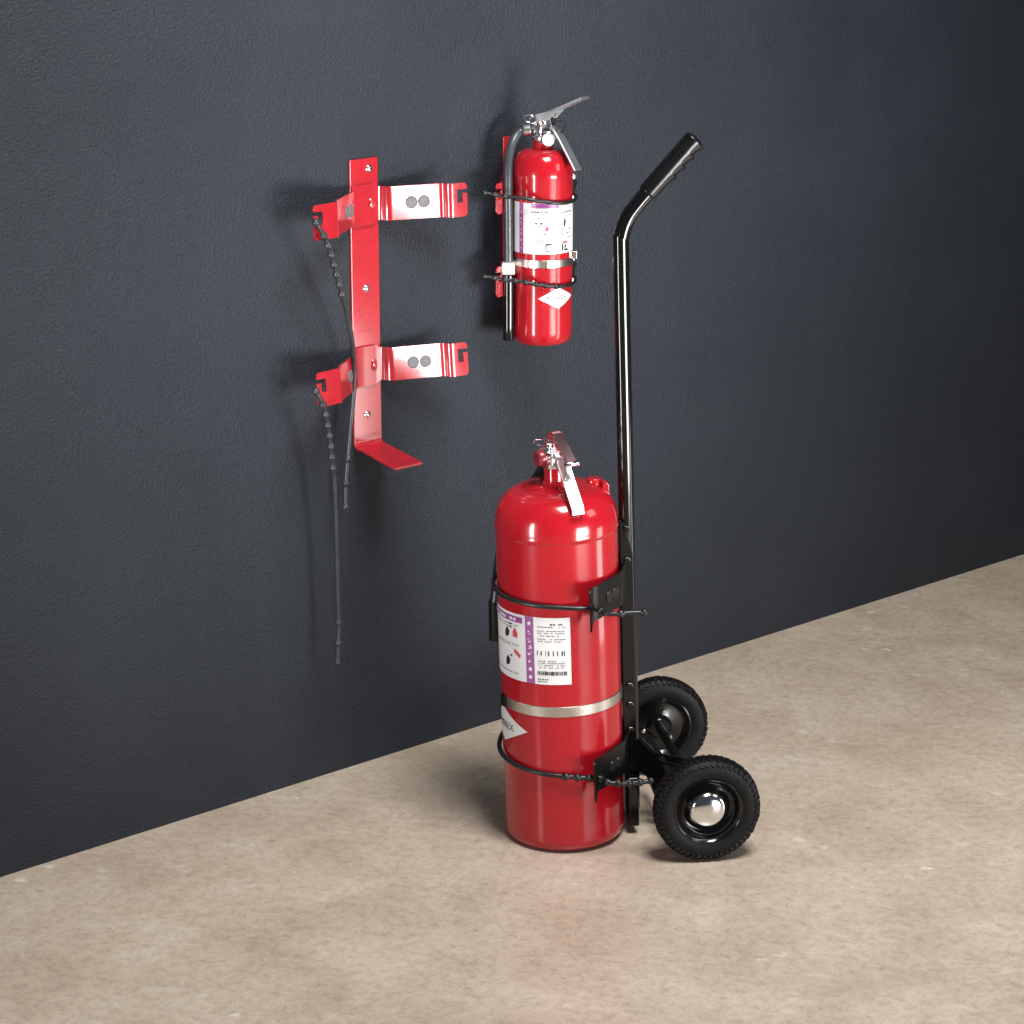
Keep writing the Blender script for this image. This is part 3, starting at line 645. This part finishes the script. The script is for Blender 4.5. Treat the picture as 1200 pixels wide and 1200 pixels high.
# channel rail behind the cylinder
bm = bmesh.new()
add_prism(bm, [(EX + BR + 0.0022, 0.040), (PX + 0.0055, 0.040), (PX + 0.0055, 0.440), (EX + BR + 0.010, 0.485), (EX + BR + 0.0022, 0.490)], -0.0145, -0.0118)
add_prism(bm, [(EX + BR + 0.0022, 0.040), (PX + 0.0055, 0.040), (PX + 0.0055, 0.440), (EX + BR + 0.010, 0.485), (EX + BR + 0.0022, 0.490)], 0.0118, 0.0145)
add_box(bm, (EX + BR + 0.0032, 0, 0.265), (0.0020, 0.0235, 0.45)); finish('rail_channel', bm, 'black_gloss', ht, bevel=0.0008)
for z in (0.478, 0.430, 0.235, 0.205, 0.165):
    bm = bmesh.new(); add_lathe(bm, [(0.0058, 0), (0.0058, 0.0030), (0.0048, 0.0040), (0.0001, 0.0042)], 6, axis_mtx((PX - 0.0035, -0.0145, z), (0, -1, 0))); finish('bolt', bm, 'black_gloss', ht, smooth=0, bevel=0.0005)
half = [(0, 0.0), (0.018, 0.0), (0.047, 0.0105), (0.1000, 0.0560), (0.1060, 0.0660), (0.1220, 0.0700)]   # (lateral, towards the extinguisher)
prof = clamp_profile(half, 0.006); L = prof_len(prof)
CM = Matrix(((0, -1, 0, EX + BR + 0.0062), (1, 0, 0, 0), (0, 0, 1, 0), (0, 0, 0, 1)))
def cradle_outline(L, h):
    H = h / 2; half = [(0, -H), (L / 2 - 0.040, -H), (L / 2 - 0.020, -H), (L / 2 - 0.012, -H - 0.014), (L / 2 - 0.008, -H - 0.014), (L / 2 - 0.006, -0.006), (L / 2 - 0.012, -0.006), (L / 2 - 0.012, 0.001), (L / 2, 0.001), (L / 2, H - 0.003), (L / 2 - 0.003, H), (0.03, H + 0.002), (0, H + 0.002)]
    return half + [(-x, z) for x, z in half[::-1][1:-1]]
for zc in (0.398, 0.136):
    bm = bmesh.new(); bent_sheet(bm, prof, cradle_outline(L, 0.050), [], 0.0030, Matrix.Translation((0, 0, zc)) @ CM)
    cr = finish('cradle_arm', bm, 'black_satin', ht, smooth=25, bevel=0.0006)
    for q in (-0.068, -0.086, 0.068, 0.086):
        p, n = point_on(prof, q)
        bm = bmesh.new(); c = CM @ Vector((p.x, p.y, zc)); nn = CM.to_3x3() @ Vector((n.x, n.y, 0))
        add_lathe(bm, [(0.0088, -0.0030), (0.0092, -0.0022), (0.0092, 0.0022), (0.0086, 0.0032), (0.0001, 0.0032)], 22, axis_mtx(c, nn)); finish('rubber_pad', bm, 'rubber', cr)
# straps round the extinguisher
def truck_strap(zfar, znear, tail, beads_n, spacing):
    pts = [(EX + 0.045, 0.128, zfar + 0.004), (EX + 0.030, 0.118, zfar + 0.002)]
    a0, a1 = 112, 290
    for i in range(13):
        f = i / 12; d = a0 + (a1 - a0) * f
        rr = BR + 0.0050 + 0.014 * math.exp(-((f - 0.0) / 0.16) ** 2) + 0.016 * max(0, (f - 0.8) / 0.2) ** 2
        pts.append((EX + rr * math.cos(R_(d)), rr * math.sin(R_(d)), zfar + (znear - zfar) * f))
    pts += tail
    path = catmull(pts, 8); P = resample(path, 0.0012); Lp = len(P) * 0.0012
    bm = bmesh.new(); beaded(bm, path, 0.0036, [0.004] + [Lp - 0.003 - spacing * i for i in range(beads_n)], 0.0058)
    finish('rubber_strap', bm, 'rubber', ht, smooth=60)
truck_strap(0.4080, 0.3900, [(EX + 0.050, -0.124, 0.3885), (EX + 0.080, -0.128, 0.3885), (EX + 0.104, -0.130, 0.3880)], 3, 0.034)
truck_strap(0.1560, 0.1290, [(EX + 0.050, -0.120, 0.1275), (EX + 0.085, -0.118, 0.1240), (EX + 0.112, -0.118, 0.1240)], 9, 0.0165)
# axle and its bracket
bm = bmesh.new(); add_lathe(bm, [(0.0001, -0.138), (0.0070, -0.138), (0.0070, 0.210), (0.0001, 0.210)], 20, axis_mtx((0, 0, 0.0806), (0, 1, 0))); finish('axle', bm, 'black_satin', ht)
gus = [(PX - 0.004, 0.152), (PX + 0.010, 0.150), (PX + 0.040, 0.112), (0.010, 0.096), (0.014, 0.066), (-0.014, 0.060), (PX + 0.052, 0.034), (PX + 0.040, 0.034), (PX + 0.022, 0.086), (PX + 0.006, 0.100), (PX - 0.004, 0.100)]
for y in (-0.0180, 0.0155):
    bm = bmesh.new(); add_prism(bm, gus, y, y + 0.0026); finish('gusset_plate', bm, 'black_gloss', ht, bevel=0.0006)
bm = bmesh.new(); add_box(bm, (PX + 0.047, 0, 0.072), (0.0100, 0.200, 0.070)); finish('axle_plate', bm, 'black_gloss', ht, bevel=0.0012)
bm = bmesh.new(); add_box(bm, (PX - 0.004, -0.006, 0.055), (0.016, 0.052, 0.078)); finish('foot', bm, 'black_gloss', ht, bevel=0.002)
# wheels: tyre with lugs, dished rim, hub cap
def make_wheel(y, outward):
    W = bpy.data.objects.new('wheel', None); COL.objects.link(W); W.parent = ht; W.location = (0, y, 0.0806); W.scale = (1.02, 1.02, 0.82); W.empty_display_size = 0.03
    W.rotation_euler = (R_(90) if outward < 0 else R_(-90), R_(7 if outward < 0 else 20), 0)      # local +z is the outer face
    bm = bmesh.new(); w = 0.0205
    prof = [(0.0475, -w * 0.72), (0.0500, -w * 0.86), (0.056, -w * 0.98), (0.063, -w), (0.069, -w * 0.93), (0.0730, -w * 0.76), (0.0752, -w * 0.45), (0.0758, 0), (0.0752, w * 0.45), (0.0730, w * 0.76), (0.069, w * 0.93), (0.063, w), (0.056, w * 0.98), (0.0500, w * 0.86), (0.0475, w * 0.72)]
    add_lathe(bm, prof, 96, close=False)
    n = 52; rt = random.Random(9)
    for row, (zc, rad, tilt, sx, sz) in enumerate(((-0.0150, 0.0738, -34, 0.0058, 0.0085), (-0.0062, 0.0762, 0, 0.0060, 0.0062), (0.0024, 0.0764, 0, 0.0058, 0.0062), (0.0108, 0.0756, 12, 0.0060, 0.0062), (0.0172, 0.0718, 44, 0.0056, 0.0088))):
        for i in range(n):
            t = 2 * math.pi * (i + 0.5 * (row % 2) + rt.uniform(-0.12, 0.12)) / n
            m = Matrix.Rotation(t, 4, 'Z') @ Matrix.Translation((rad - 0.0009, 0, zc)) @ Matrix.Rotation(R_(-tilt), 4, 'Y')
            add_box(bm, (rt.uniform(-0.0007, 0.0004), 0, 0), (0.0046, sx * rt.uniform(0.85, 1.12), sz * rt.uniform(0.85, 1.1)), m @ Matrix.Rotation(R_((28 if row % 2 else -28) + rt.uniform(-6, 6)), 4, 'X'))
    ty = finish('tyre', bm, 'tyre', W, smooth=35)
    bm = bmesh.new()
    add_lathe(bm, [(0.0480, -0.010), (0.0486, 0.0120), (0.0500, 0.0172), (0.0478, 0.0186), (0.0455, 0.0160), (0.0430, 0.0080), (0.0400, 0.0020), (0.0345, -0.0005), (0.0300, 0.0020), (0.0262, 0.0075), (0.0235, 0.0095), (0.0001, 0.0100)], 80, close=False)
    add_lathe(bm, [(0.0480, -0.0100), (0.0486, -0.0120), (0.0500, -0.0172), (0.0478, -0.0186), (0.0455, -0.0160), (0.0430, -0.0100), (0.0380, -0.0060), (0.0300, -0.0070), (0.0200, -0.0100), (0.0170, -0.0190), (0.0150, -0.0215), (0.0080, -0.0220), (0.0001, -0.0220)], 80, close=False)
    rim = finish('rim', bm, 'black_gloss', W, smooth=40)
    bm = bmesh.new()
    add_lathe(bm, [(0.0268, 0.0060), (0.0272, 0.0110), (0.0256, 0.0150), (0.0222, 0.0186), (0.0168, 0.0216), (0.0098, 0.0236), (0.0043, 0.0242), (0.0001, 0.0243)], 56, close=False)
    finish('hub_cap', bm, 'chrome', W)
    for k in range(3):
        bm = bmesh.new(); t = k * 2.094 + 0.5; add_lathe(bm, [(0.0040, 0), (0.0040, 0.003), (0.0030, 0.0042), (0.0001, 0.0044)], 6, axis_mtx((0.0260 * math.cos(t), 0.0260 * math.sin(t), -0.0085), (0, 0, -1)))
        finish('wheel_nut', bm, 'chrome', W, smooth=0)
make_wheel(-0.1320, -1)
make_wheel(0.2040, 1)
